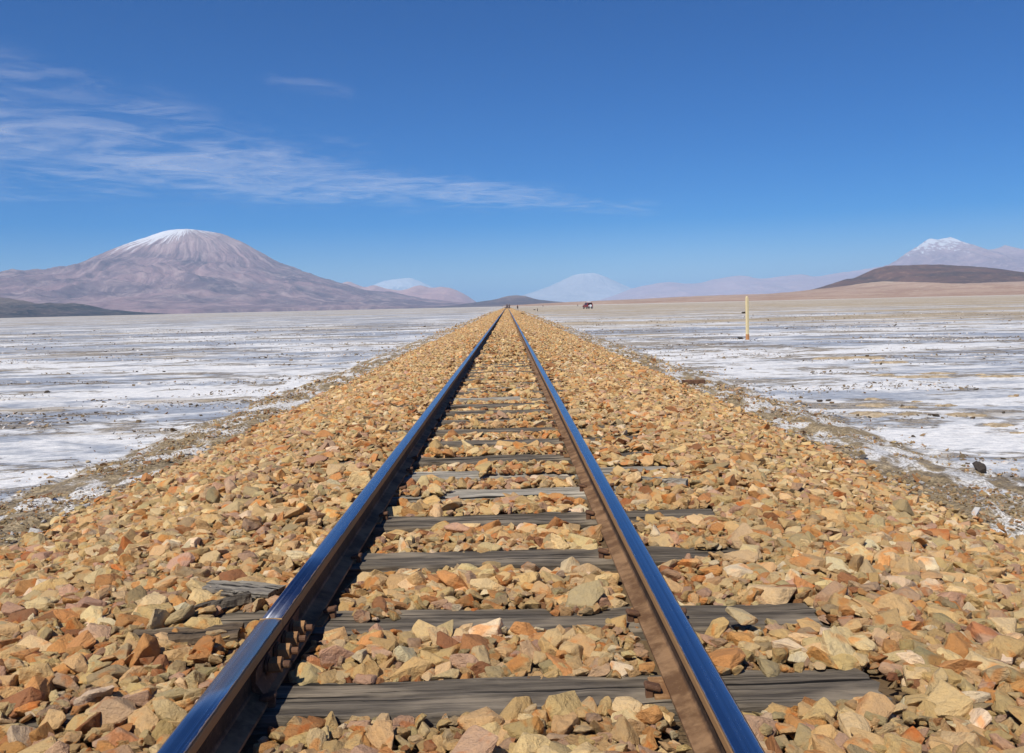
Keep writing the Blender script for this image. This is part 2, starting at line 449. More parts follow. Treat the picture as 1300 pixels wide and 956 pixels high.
def gn_scatter(name, pos, rot, scl, idx, T):
    me = bpy.data.meshes.new(name); n = len(pos)
    me.vertices.add(n); me.vertices.foreach_set('co', pos.astype(np.float32).ravel())
    a = me.attributes.new('rot', 'FLOAT_VECTOR', 'POINT'); a.data.foreach_set('vector', rot.astype(np.float32).ravel())
    a = me.attributes.new('scl', 'FLOAT_VECTOR', 'POINT'); a.data.foreach_set('vector', scl.astype(np.float32).ravel())
    a = me.attributes.new('idx', 'INT', 'POINT'); a.data.foreach_set('value', idx.astype(np.int32))
    a = me.attributes.new('tint', 'FLOAT_COLOR', 'POINT'); a.data.foreach_set('color', T.astype(np.float32).ravel())
    me.materials.append(M_STONE)
    o = bpy.data.objects.new(name, me); col.objects.link(o)
    ng = bpy.data.node_groups.new(name, 'GeometryNodeTree')
    ng.interface.new_socket('Geometry', in_out='INPUT', socket_type='NodeSocketGeometry')
    ng.interface.new_socket('Geometry', in_out='OUTPUT', socket_type='NodeSocketGeometry')
    N = ng.nodes; i_ = N.new('NodeGroupInput'); o_ = N.new('NodeGroupOutput')
    ci = N.new('GeometryNodeCollectionInfo'); ci.inputs['Collection'].default_value = protos
    ci.inputs['Separate Children'].default_value = True; ci.inputs['Reset Children'].default_value = True
    ip = N.new('GeometryNodeInstanceOnPoints'); ip.inputs['Pick Instance'].default_value = True
    def na(nm, ty):
        q = N.new('GeometryNodeInputNamedAttribute'); q.data_type = ty; q.inputs['Name'].default_value = nm; return q.outputs[0]
    l = ng.links.new
    l(i_.outputs[0], ip.inputs['Points']); l(ci.outputs[0], ip.inputs['Instance'])
    l(na('idx', 'INT'), ip.inputs['Instance Index']); l(na('rot', 'FLOAT_VECTOR'), ip.inputs['Rotation']); l(na('scl', 'FLOAT_VECTOR'), ip.inputs['Scale'])
    l(ip.outputs[0], o_.inputs[0])
    md = o.modifiers.new('scatter', 'NODES'); md.node_group = ng
    return o
q = ~ind
tag(gn_scatter('ballast', pos[q], rot[q], scl[q], idx[q], T[q]), 'angular tan and rusty crushed stone heaped along the railway', 'gravel', kind='stuff')
print('ballast', q.sum())

# grit and clods on the berm
def grit(n, y0, y1, med, spread, lod=2):
    y = y0 * (y1 / y0) ** rng.uniform(0, 1, n); sd = np.where(rng.uniform(size=n) < .5, -1, 1)
    ax = 2.55 + np.abs(rng.normal(size=n)) * .45 + rng.uniform(0, .8, n)
    x = .05 + sd * (ax - np.where(sd > 0, wob(y, 3), wob(y, 5)) * .35)
    clump = fbm(x * 1.8, y * 1.8, 3, 91); keep = (clump > .44) | (ax < 2.9); x, y = x[keep], y[keep]; m = len(x)
    L = np.clip(med * np.exp(rng.normal(size=m) * spread), .01, .12) * (1 + y / 100)
    z = ground_h(x, y) + .12 * L
    r = np.stack([rng.normal(size=m) * .5, rng.normal(size=m) * .5, rng.uniform(0, 6.28, m)], 1)
    s = np.stack([L, L, L * .8], 1)
    lo_, hi_ = (N3, N3 + N2) if lod == 2 else (N3 + N2, N3 + N2 + N1)
    T, k = tints(m); g = T[:, :3].mean(1, keepdims=True); T[:, :3] = (T[:, :3] * .8 + g * .2 * np.array([1.1, 1, .8])) * .85; wh = rng.uniform(size=m) < .22; T[wh, :3] = rng.uniform(.5, .68, (wh.sum(), 1))
    return np.stack([x, y, z], 1), r, s, rng.integers(lo_, hi_, m), T
G = [grit(34000, 2.5, 16, .015, .55, 1), grit(8000, 12, 60, .032, .4, 1), grit(4000, 50, 260, .07, .4, 1)]
G = [np.concatenate([g[i] for g in G]) for i in range(5)]
tag(gn_scatter('roadbed_gravel', *G), 'small muddy grit and clods on the verge beside the ballast', 'gravel', kind='stuff')

# crumbly crust lumps lying on the salt
def lumps(n):
    y = 3.5 * (90 / 3.5) ** rng.uniform(0, 1, n); x = rng.uniform(-1, 1, n) * (y * .62 + 1); x += np.sign(x) * 3.9
    c = np.clip((fbm(x * .45, y * .9, 4, 21) - .52) * 6, 0, 1); k = rng.uniform(size=n) < (c * 1.0 + .0)
    x, y = x[k], y[k]; m = len(x); L = np.clip(.018 * np.exp(rng.normal(size=m) * .5), .006, .07) * (1 + y / 45)
    z = ground_h(x, y) + .1 * L
    r = np.stack([rng.normal(size=m) * .5, rng.normal(size=m) * .5, rng.uniform(0, 6.28, m)], 1)
    w = rng.uniform(size=(m, 1)) < .45
    T = np.where(w, np.array([[.66, .66, .67]]), np.array([[.22, .17, .11]]) * rng.uniform(.7, 1.3, (m, 1)))
    T = np.concatenate([T, np.ones((m, 1))], 1)
    return np.stack([x, y, z], 1), r, np.stack([L * 1.3, L * 1.3, L * .6], 1), rng.integers(N3 + N2, N3 + N2 + N1, m), T
tag(gn_scatter('salt_crust', *lumps(90000)), 'crumbled white and brown salt crust strewn over the flat', 'salt crust', kind='stuff')

# ------------------------------------------------------------------ sleepers with spikes
def sleeper_mesh(seed, length=2.03, width=.205, th=.13):
    r = np.random.default_rng(seed)
    n = 70
    t = np.linspace(-.5, .5, n); prof = []
    cs = [(-.5, -1), (-.5, -.3), (-.49, -.05), (-.46, 0), (-.3, 0), (-.15, 0), (0, 0), (.15, 0), (.3, 0), (.46, 0), (.49, -.05), (.5, -.3), (.5, -1)]
    V = np.zeros((n, len(cs), 3))
    for j, (a, b) in enumerate(cs):
        V[:, j, 0] = t * length
        V[:, j, 1] = a * width + (fbm(t * 9 + j * .4, t * 0 + seed, 3, seed) - .5) * .022
        V[:, j, 2] = b * th + (fbm(t * 12 + 3, t * 0 + j * .8 + seed, 4, seed + 7) - .5) * .014
    V[0, :, 0] += r.uniform(-.012, .02, len(cs)); V[-1, :, 0] -= r.uniform(-.012, .02, len(cs))
    nv = n * len(cs); Fc = grid_faces(n, len(cs)).tolist()
    k = len(cs)
    me = bpy.data.meshes.new('sleeper')
    faces = [tuple(f) for f in Fc] + [tuple(range(k)), tuple(range((n - 1) * k, n * k))[::-1]]
    me.from_pydata(V.reshape(-1, 3).tolist(), [], faces); me.update()
    return me
SM = []
for s_ in range(6):
    for m_ in (M_WOOD, M_WOODP):
        me = sleeper_mesh(s_ * 13 + 5); me.materials.append(m_); SM.append(me)
def spike_mesh():
    bm = bmesh.new()
    add_box(bm, (0, 0, -.008), (.018, .018, .05), bevel=.002)
    add_box(bm, (.008, 0, .020), (.040, .030, .012), Euler((0, R(14), 0)).to_matrix(), .004)
    bmesh.ops.recalc_face_normals(bm, faces=bm.faces)
    me = bpy.data.meshes.new('spike'); bm.to_mesh(me); bm.free(); me.materials.append(M_RUSTD); return me
def plate_mesh():
    bm = bmesh.new(); add_box(bm, (0, 0, .0), (.135, .12, .010), bevel=.002)
    me = bpy.data.meshes.new('tie_plate'); bm.to_mesh(me); bm.free(); me.materials.append(M_RUST); return me
SPK, PLT = spike_mesh(), plate_mesh()
SLAB = ['grey weathered timber sleeper nearest the camera, its far edge just showing',
        'grey timber sleeper right beside the bolted rail joint',
        'dark grey timber sleeper just beyond the rail joint, bare on the right side',
        'third bare sleeper beyond the rail joint, straight grey strip',
        'bleached pale sleeper with its right end poking out of the stones',
        'second bleached sleeper, mostly sunk in stones beyond the first pale one',
        'grey sleeper just beyond the two bleached ones, slightly skewed',
        'dark grey skewed sleeper with a bare end right of the right rail']
for i, (sy, sa, sz, cov, w) in enumerate(SL):
    if sy < 1.5: continue
    o = bpy.data.objects.new('timber_sleeper', SM[(i % 6) * 2 + w]); col.objects.link(o)
    o.location = (random.uniform(-.02, .02), sy, SLT + sz); o.rotation_euler = (0, 0, R(sa))
    if i < len(SLAB): lab, grp = SLAB[i], 'timber sleepers under the rails'
    elif w: lab, grp = 'distant bleached timber sleeper almost buried in ballast', 'distant bleached sleepers under the rails'
    else: lab, grp = 'distant grey timber sleeper almost buried in ballast', 'distant grey sleepers under the rails'
    tag(o, lab, 'railway sleeper', grp)
    if sy < 16:
        for rx in (-.53, .53):
            p_ = bpy.data.objects.new('tie_plate', PLT); col.objects.link(p_); p_.parent = o; p_.location = (rx, 0, .003 - sz)
            for sd in (-1, 1):
                s_ = bpy.data.objects.new('spike', SPK); col.objects.link(s_); s_.parent = o
                s_.location = (rx + sd * .078, random.choice([-.035, .035]), .004 - sz)
                s_.rotation_euler = (0, 0, (math.pi if sd > 0 else 0) + random.uniform(-.2, .2))

# ------------------------------------------------------------------ rails
def rail(name, xc, y0, y1, label, mirror):
    H = [(-.052, -.125), (-.052, -.117), (-.012, -.104), (-.0075, -.096), (-.0075, -.044), (-.012, -.036), (-.0285, -.028), (-.030, -.024), (-.030, -.006)]
    top = [(-.0285, -.0025), (-.024, -.0004), (-.012, .0006), (0, .001), (.012, .0006), (.024, -.0004), (.0285, -.0025)]
    body = H + [(-.0285, -.0027), (.0285, -.0027)] + [(-a, b) for a, b in H[::-1]]
    ysub = [y0]
    st = .6
    while ysub[-1] < y1 - .01:
        ysub.append(min(y1, ysub[-1] + max(st, abs(ysub[-1]) * .06)))
    def ext(cs, mat, nm, closed, par=None, smooth=False):
        k = len(cs); n = len(ysub); V = []
        for yv in ysub:
            dx = .003 * math.sin(yv * .9) * (1 if yv < 60 else 1); dz = 0.0006 * math.sin(yv * .7 + 1)
            for a, b in cs: V.append((xc + a + dx * .4, yv, b + dz))
        Fc = []
        for i in range(n - 1):
            for j in range(k if closed else k - 1):
                a = i * k + j; b = i * k + (j + 1) % k
                Fc.append((a, b, b + k, a + k))
        Fc += [tuple(range(k))[::-1], tuple(range((n - 1) * k, n * k))]
        me = bpy.data.meshes.new(nm); me.from_pydata(V, [], Fc); me.update(); me.materials.append(mat)
        bm = bmesh.new(); bm.from_mesh(me); bmesh.ops.recalc_face_normals(bm, faces=bm.faces); bm.to_mesh(me); bm.free()
        if smooth:
            for p in me.polygons: p.use_smooth = len(p.vertices) == 4
        o = bpy.data.objects.new(nm, me); col.objects.link(o)
        if par: o.parent = par
        return o
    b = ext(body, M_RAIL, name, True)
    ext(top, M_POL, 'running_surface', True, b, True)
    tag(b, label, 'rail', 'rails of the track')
JY = 2.39
rail('rail', -.53, -9.6, JY - .004, 'short near end of the left rail, before the rusty joint line', 1)
rail('rail', -.53, JY + .004, 3000, 'long left rail running from the joint to the vanishing point', 1)
rail('rail', .53, -9.6, 3000, 'unbroken polished right-hand rail with rusty lit side', 1)

# joint bars
def joint(sd, label):
    t = empty('joint_bar', (-.53 + sd * .0085, JY, -.070))
    tag(t, label, 'joint bar', 'bolted plates at the rail joint')
    bm = bmesh.new()
    cs = [(0, -.030), (0, .028), (.016, .028), (.012, .018), (.010, -.010), (.026, -.034), (.030, -.042), (.022, -.040)]
    vs = [[bm.verts.new((sd * a, yv, b)) for a, b in cs] for yv in (-.225, .225)]
    k = len(cs)
    for j in range(k): bm.faces.new((vs[0][j], vs[0][(j + 1) % k], vs[1][(j + 1) % k], vs[1][j]))
    bm.faces.new(vs[0]); bm.faces.new(vs[1][::-1])
    bm_obj('plate', bm, M_RUSTD, t)
    for by in (-.135, -.045, .040, .125):
        bm = bmesh.new(); x0 = sd * .010
        add_cyl(bm, (x0, by, 0), (x0 + sd * .062, by, 0), .0095, n=12)
        b_ = bm_obj('bolt', bm, M_RUSTD, t)
        bm = bmesh.new()
        add_cyl(bm, (x0 + sd * .004, by, 0), (x0 + sd * .010, by, 0), .024, n=16)
        bm_obj('washer', bm, M_RUSTD, b_)
        bm = bmesh.new()
        add_cyl(bm, (x0 + sd * .012, by, 0), (x0 + sd * .042, by, 0), .0205, n=6)
        bm_obj('nut', bm, M_RUST, b_)
joint(1, 'rusty plate with four big bolts inside the left rail joint')
for p_ in [o for o in col.objects if o.name == 'joint_bar']:
    bm = bmesh.new(); add_box(bm, (-.0085, 0, .0560), (.0600, .007, .030), bevel=.002)
    bm_obj('shim', bm, simple('tan_rust', (.40, .24, .10), .8), p_)
joint(-1, 'rusty plate bolted to the outer side of the left rail joint')

# ------------------------------------------------------------------ boards and odd pieces
def board(name, a, b, w, th, mat, seed, label, cat, taper=.4):
    """ragged weathered board from point a to point b"""
    a, b = Vector(a), Vector(b); L = (b - a).length; n = 24
    t = np.linspace(0, 1, n); cs = [(-.5, -.5), (-.5, .3), (-.4, .5), (-.1, .47), (.15, .5), (.42, .5), (.5, .25), (.5, -.5)]
    V = np.zeros((n, len(cs), 3))
    for j, (p_, q_) in enumerate(cs):
        ww = w * (1 - taper * t ** 2) * (.85 + .3 * fbm(t * 5, t * 0 + seed, 3, seed))
        V[:, j, 0] = (t - .5) * L; V[:, j, 1] = p_ * ww + .010 * (vnoise(t * 14, t * 0 + j, seed) - .5)
        V[:, j, 2] = q_ * th * (1 - .3 * taper * t) + .008 * (vnoise(t * 11, t * 0 + j * 3.3, seed + 2) - .5)
    k = len(cs); me = bpy.data.meshes.new(name)
    me.from_pydata(V.reshape(-1, 3).tolist(), [], [tuple(f) for f in grid_faces(n, k).tolist()] + [(i * k + k - 1, i * k, (i + 1) * k, (i + 1) * k + k - 1) for i in range(n - 1)] + [tuple(range(k))[::-1], tuple(range((n - 1) * k, n * k))])
    me.update(); me.materials.append(mat)
    bm = bmesh.new(); bm.from_mesh(me); bmesh.ops.recalc_face_normals(bm, faces=bm.faces); bm.to_mesh(me); bm.free()
    o = bpy.data.objects.new(name, me); col.objects.link(o)
    o.location = (a + b) / 2; d = (b - a).normalized()
    o.rotation_euler = d.to_track_quat('X', 'Z').to_euler()
    tag(o, label, cat); return o
zb = -.108
board('broken_plank', at_z(352, 752, zb), at_z(262, 744, zb + .0), .12, .022, M_WOODG, 3, 'flat grey broken plank lying left of the rail joint', 'plank', .3)
board('wood_splinter', at_z(318, 757, zb + .015), at_z(229, 779, zb), .028, .03, M_WOOD, 8, 'thin dark pointed wood splinter lying on ballast left of joint', 'splinter', .8)
board('loose_board', at_z(306, 803, zb-.01), at_z(166, 812, zb-.01), .11, .03, M_WOODB, 18, 'brown board lying among stones at lower left of the left rail', 'board', .2)
board('loose_batten', at_z(872, 612, -.10), at_z(800, 607, -.10), .05, .025, M_WOODP, 23, 'thin bleached batten on ballast right of the right rail', 'batten', .5)
p0 = at_z(867, 485, -.47); p1 = at_z(894, 484, -.47)
board('rusty_bar', p0, p1, .10, .06, M_RUSTD, 31, 'short rusty red bar on the verge right of the track', 'metal bar', .0)

def rock(px_, py_, z, size_, tint, label, cat='rock', name='rock', group=None, k=0, sq=.8):
    P = at_z(px_, py_, z)
    o = bpy.data.objects.new(name, MESHES[k % N3]); col.objects.link(o)
    gz = float(ground_h(P.x, P.y))
    o.location = (P.x, P.y, max(z, gz) + size_ * .12 if z < -.3 else z); o.rotation_euler = (.2, -.1, k * 1.3)
    o.scale = (size_, size_, size_ * sq); o['tint'] = tint
    tag(o, label, cat, group); return o
rock(1243, 606, -.62, .12, [.07, .06, .055], 'lone dark brown rock on the salt edge at right', k=11, sq=1.3)
rock(1095, 579 + 3, -.52, .11, [.12, .11, .10], 'grey-black stone on the muddy verge at right', k=9)
rock(940, 431, -.64, .22, [.05, .05, .05], 'small dark lump just left of the wooden post foot', k=7)
rock(944, 398, -.64, .6, [.08, .07, .06], 'small dark lump far behind the wooden post', k=2)
rock(663, 400.5, -.45, .55, [.12, .07, .04], 'dark brown clod on the distant ballast right of the rails', k=12)
rock(670, 401.5, -.5, .55, [.6, .58, .52], 'white stone on the distant verge right of the rails', k=14)
rock(678.5, 393.6, -.64, 1.0, [.06, .045, .045], 'dark low boulder beyond the distant right verge', k=3)
rock(942, 783, -.085, .085, [.56, .45, .27], 'flat cream stone resting on bare sleeper right of the rail', 'stone', 'stone', k=21, sq=.7)
rock(275, 803, -.06, .06, [.5, .36, .2], 'small tan stone resting on the brown board at left', 'stone', 'stone', k=22)
spots = [(1013, 513), (1022, 515), (1040, 510), (1056, 512), (1052, 509), (1005, 508), (1090, 527), (1188, 530), (1180, 528), (1172, 553), (1160, 555), (1104, 532), (1040, 530), (1274, 524), (1235, 531), (1290, 503), (1147, 517)]
for i, (a, b) in enumerate(spots):
    rock(a, b, -.64, random.uniform(.05, .11), [.10, .085, .07] if i % 3 else [.33, .23, .13], 'small dark stone scattered on the pale salt right of the track' if i % 3 else 'small brown stone scattered on the pale salt right of the track', 'stone', 'salt_flat_stone', 'dark stones on the right salt' if i % 3 else 'brown stones on the right salt', k=i)
for i, (a, b) in enumerate([(208, 472), (174, 472), (60, 498), (110, 455)]):
    rock(a, b, -.64, .10, [.07, .06, .05], 'small dark stone lying on the left-hand salt', 'stone', 'salt_flat_stone', 'dark stones on the left salt', k=i + 3)

# mud mounds on the right salt
def mud_mat():
    t = NT('ochre_mud'); p = t.pos(); f = t.noise(p, 9, 5, .65)
    t.bump(f, .6, .02); return t.out(t.mix(t.ramp(f, .35, .65), (.27, .20, .115), (.50, .40, .27)), .9)
M_MUD = mud_mat()
V, Fc = [], []
for (a, b, w) in [(1107, 515, 42), (1105, 528, 46), (1154, 517, 22), (1154, 528, 20), (1198, 515, 24), (1225, 527, 44), (1165, 510, 14), (1267, 540, 40), (1292, 549, 16), (1108, 507, 20), (1245, 476, 12),
                  (1170, 478, 60), (1120, 476, 26), (1270, 478, 50), (1190, 474, 40), (1286, 503, 12), (1085, 455, 70), (1130, 460, 36)]:
    c = at_z(a, b, -.64); rw = w / 2 / F * c.y; ry = rw * (.55 + .3 * random.random()); base = len(V); n = 40
    g0 = float(ground_h(c.x, c.y))
    for ri, (rr, hh) in enumerate([(1.15, -.03), (1, .004), (.8, .012), (.5, .018), (.22, .02)]):
        for j in range(n):
            th = j / n * 2 * math.pi; k_ = 1 + .95 * (float(fbm(math.cos(th) * 2.6 + a, math.sin(th) * 2.6 + b, 5, 5)) - .5) * 2
            x_, y_ = c.x + math.cos(th) * rw * rr * k_, c.y + math.sin(th) * ry * rr * k_
            V.append((x_, y_, g0 + hh + (.035 * (float(fbm(x_ * 9, y_ * 9, 3, 4)) - .5) if ri else 0)))
    for r_ in range(4):
        for j in range(n): Fc.append((base + r_ * n + j, base + r_ * n + (j + 1) % n, base + (r_ + 1) * n + (j + 1) % n, base + (r_ + 1) * n + j))
    Fc.append(tuple(base + 4 * n + j for j in range(n)))
me = bpy.data.meshes.new('mud'); me.from_pydata(V, [], Fc); me.update(); me.materials.append(M_MUD)
o = bpy.data.objects.new('mud', me); col.objects.link(o)
tag(o, 'low ochre mud patches standing out of the salt at right', 'mud', kind='stuff')

# ------------------------------------------------------------------ wooden post
M_POST = simple('yellow_wood', (.74, .60, .33), .75, 0, .2, 8); M_POSTB = simple('orange_wood', (.50, .23, .09), .8, 0, .2, 10)
P = at_z(949, 432, -.645)
po = empty('wooden_post', (P.x, P.y, -.66), .5)
tag(po, 'tall pale yellow wooden post standing alone on the right salt flat', 'post')
bm = bmesh.new(); add_box(bm, (0, 0, .90), (.09, .09, 1.34), bevel=.008); add_box(bm, (-.008, 0, 1.59), (.07, .075, .08), Euler((0, R(18), 0)).to_matrix(), .02)
bm_obj('shaft', bm, M_POST, po)
bm = bmesh.new(); add_box(bm, (0, 0, .10), (.096, .096, .28), bevel=.008); bm_obj('foot', bm, M_POSTB, po)
M_DARK = simple('dark_wood', (.035, .03, .03), .9)
P = at_z(682.4, 395.2, -.645); st = empty('marker_stake', (P.x, P.y, -.66))
tag(st, 'short dark stake beyond the distant right verge', 'stake')
bm = bmesh.new(); add_box(bm, (0, 0, .3), (.16, .16, .65), bevel=.01); bm_obj('shaft', bm, M_DARK, st)
bm = bmesh.new(); add_box(bm, (0, 0, .66), (.24, .2, .08), bevel=.01); bm_obj('cap', bm, M_DARK, st)

# ------------------------------------------------------------------ people
def skin_obj(name, chains, mat, parent):
    me = bpy.data.meshes.new(name); V = []; E = []; Rr = []
    idx_ = {}
    for ch in chains:
        prev = None
        for (p, r) in ch:
            key = tuple(round(v, 4) for v in p)
            if key not in idx_: idx_[key] = len(V); V.append(p); Rr.append(r)
            if prev is not None and (prev, idx_[key]) not in E: E.append((prev, idx_[key]))
            prev = idx_[key]
    me.from_pydata(V, E, []); me.update()
    o = bpy.data.objects.new(name, me); col.objects.link(o); o.parent = parent
    m = o.modifiers.new('skin', 'SKIN'); m.use_smooth_shade = True
    if not me.skin_vertices: 
        bpy.context.view_layer.update()
    for i, r in enumerate(Rr):
        me.skin_vertices[0].data[i].radius = (r, r)
    me.skin_vertices[0].data[0].use_root = True
    s_ = o.modifiers.new('sub', 'SUBSURF'); s_.levels = s_.render_levels = 1
    me.materials.append(mat); return o
M_SKIN = simple('skin', (.42, .24, .16), .6); M_NAVY = simple('dark_jacket', (.03, .035, .05), .8); M_JEAN = simple('dark_trousers', (.03, .035, .06), .85)
M_HAIR = simple('dark_hair', (.02, .015, .012), .6); M_GREYC = simple('grey_jacket', (.06, .06, .075), .8); M_BRC = simple('brown_jacket', (.14, .07, .04), .8)
def person(x, y, z, rz, jacket, label, stride=.12, arm=.1):
    t = empty('person', (x, y, z), rz); tag(t, label, 'person')
    a = stride
    legs = []
    body = [[((0, 0, .95), .15), ((0, 0, 1.15), .13), ((0, 0, 1.36), .15), ((0, 0, 1.47), .06), ((0, -.01, 1.55), .075), ((0, -.01, 1.64), .095), ((0, 0, 1.71), .055)]]
    arms = []; lg = []
    for s in (-1, 1):
        lg.append([((0, 0, .95), .15), ((s * .09, 0, .88), .095), ((s * .11, -s * a * .5, .50), .062), ((s * .12, -s * a, .08), .042), ((s * .13, -s * a - .09, .035), .035)])
        arms.append([((0, 0, 1.36), .15), ((s * .19, 0, 1.38), .06), ((s * (.24 + arm), .02, 1.12), .042), ((s * (.24 + arm * .6), -.06, .90), .032), ((s * (.24 + arm * .6), -.09, .82), .028)])
    skin_obj('body', body + lg + arms, M_SKIN, t)
    k = 1.18
    skin_obj('trousers', [[(p, r * k) for p, r in l[:4]] for l in lg], M_JEAN, t)
    skin_obj('jacket', [[((0, 0, .93), .17), ((0, 0, 1.15), .155), ((0, 0, 1.36), .175), ((0, 0, 1.43), .09)]] + [[(p, r * 1.25 if i else .175) for i, (p, r) in enumerate(l[:4])] for l in arms], jacket, t)
    skin_obj('hair', [[((0, .02, 1.60), .085), ((0, .02, 1.67), .10), ((0, .015, 1.72), .07)]], M_HAIR, t)
def xat(px_, Y): return at_y(px_, 388, Y).x
person(xat(643.7, 300), 300, -.13, .3, M_NAVY, 'person in dark clothes standing on the track, left of two', .14)
person(xat(646.6, 306), 306, -.13, -.4, M_GREYC, 'person in grey jacket standing on the track, right of two', .10)
person(xat(657, 305), 305, float(ground_h(xat(657, 305), 305)) , .9, M_BRC, 'person standing on the embankment right of the track', .16)
person(xat(689.3, 760), 760, -.645, 0, M_NAVY, 'distant lone dark figure standing between track and car', .12)
person(xat(733.5, 640), 640, -.645, 0, M_NAVY, 'distant figure in dark clothes standing left of the red car', .12)

# ------------------------------------------------------------------ off-road car
M_RED = simple('red_paint', (.22, .03, .03), .35, 0, .1); M_GLASS = simple('dark_glass', (.015, .02, .02), .1, 0, .05); M_TYRE = simple('tyre_rubber', (.02, .02, .02), .85)
M_WHT = simple('white_cover', (.78, .78, .78), .5, 0, .06); M_STEEL = simple('grey_steel', (.35, .35, .36), .4, .6); M_LAMP = simple('red_lens', (.5, .02, .015), .25); M_BLK = simple('black_plastic', (.03, .03, .03), .6)
P = at_z(746.3, 392.0, -.645)
CARY = P.y
car = empty('offroad_car', (P.x, P.y, -.65), R(14)); tag(car, 'red off-road car seen from behind, white bundle on its roof, parked far right', 'car')
def prism(name, prof, hw, mat, parent, hw_top=None, bev=.03):
    bm = bmesh.new(); zs = [q_[1] for q_ in prof]; z0, z1 = min(zs), max(zs)
    def w_(z): return hw if hw_top is None else hw + (hw_top - hw) * (z - z0) / (z1 - z0)
    a = [bm.verts.new((-w_(z), y, z)) for y, z in prof]; b = [bm.verts.new((w_(z), y, z)) for y, z in prof]; k = len(prof)
    for j in range(k): bm.faces.new((a[j], a[(j + 1) % k], b[(j + 1) % k], b[j]))
    bm.faces.new(a[::-1]); bm.faces.new(b)
    bmesh.ops.bevel(bm, geom=list(bm.edges), offset=bev, segments=2, affect='EDGES')
    return bm_obj(name, bm, mat, parent)
prism('body', [(-2.3, .55), (-2.35, 1.05), (-2.3, 1.15), (1.0, 1.2), (2.25, 1.1), (2.45, .95), (2.45, .5), (1.9, .5), (1.75, .85), (1.2, .85), (1.05, .45), (-1.05, .45), (-1.2, .85), (-1.75, .85), (-1.9, .5)], .98, M_RED, car)
prism('cabin', [(-2.25, 1.14), (-2.1, 1.9), (.35, 1.92), (1.0, 1.16)], .94, M_RED, car, .80)
bm = bmesh.new(); add_box(bm, (0, -2.235, 1.54), (1.36, .05, .50), Euler((R(-11), 0, 0)).to_matrix(), .01); bm_obj('rear_window', bm, M_GLASS, car)
bm = bmesh.new(); add_box(bm, (0, .72, 1.56), (1.42, .05, .66), Euler((R(41), 0, 0)).to_matrix(), .01); bm_obj('windscreen', bm, M_GLASS, car)
for s in (-1, 1):
    for (yc_, wy) in ((-1.55, .75), (-.65, .8), (.15, .6)):
        bm = bmesh.new(); add_box(bm, (s * .885, yc_, 1.56), (.03, wy, .44), Euler((0, s * R(-10.5), 0)).to_matrix(), .01); bm_obj('side_window', bm, M_GLASS, car)
    bm = bmesh.new(); add_box(bm, (s * .86, -2.345, .95), (.16, .05, .26), bevel=.01); bm_obj('tail_light', bm, M_LAMP, car)
    bm = bmesh.new(); add_box(bm, (s * 1.08, .75, 1.28), (.2, .08, .16), bevel=.02); bm_obj('wing_mirror', bm, M_BLK, car)
    for yc_ in (-1.48, 1.48):
        bm = bmesh.new(); add_cyl(bm, (s * .74, yc_, .40), (s * 1.0, yc_, .40), .40, n=28); w_o = bm_obj('wheel', bm, M_TYRE, car)
        bm = bmesh.new(); add_cyl(bm, (s * .98, yc_, .40), (s * 1.012, yc_, .40), .23, n=20); bm_obj('rim', bm, M_STEEL, w_o)
bm = bmesh.new(); add_cyl(bm, (0, -2.36, 1.0), (0, -2.62, 1.0), .38, n=28); sp = bm_obj('spare_wheel', bm, M_TYRE, car)
bm = bmesh.new(); add_cyl(bm, (0, -2.62, 1.0), (0, -2.64, 1.0), .40, n=28); bm_obj('cover', bm, M_WHT, sp)
bm = bmesh.new(); add_box(bm, (0, -2.36, .98), (1.25, .03, .34), bevel=.01); bm_obj('tailgate_panel', bm, M_WHT, car)
bm = bmesh.new(); add_box(bm, (0, -2.42, .58), (1.9, .16, .18), bevel=.03); bm_obj('bumper', bm, M_STEEL, car)
bm = bmesh.new()
for s in (-1, 1): add_box(bm, (s * .72, -.9, 2.0), (.04, 2.3, .04))
for k in range(5): add_box(bm, (0, -2.0 + k * .55, 1.985), (1.46, .04, .03))
for s in (-1, 1):
    for k in range(3): add_box(bm, (s * .72, -1.9 + k * .95, 1.95), (.035, .035, .1))
bm_obj('roof_rack', bm, M_BLK, car)
bm = bmesh.new(); add_box(bm, (0, -.95, 2.15), (1.15, 1.9, .26), bevel=.09); lb = bm_obj('roof_bundle', bm, M_WHT, None, True)
lb.matrix_world = Matrix.Translation(car.location) @ Euler((0, 0, R(14))).to_matrix().to_4x4()
tag(lb, 'white covered bundle strapped on the roof of the red car', 'luggage')

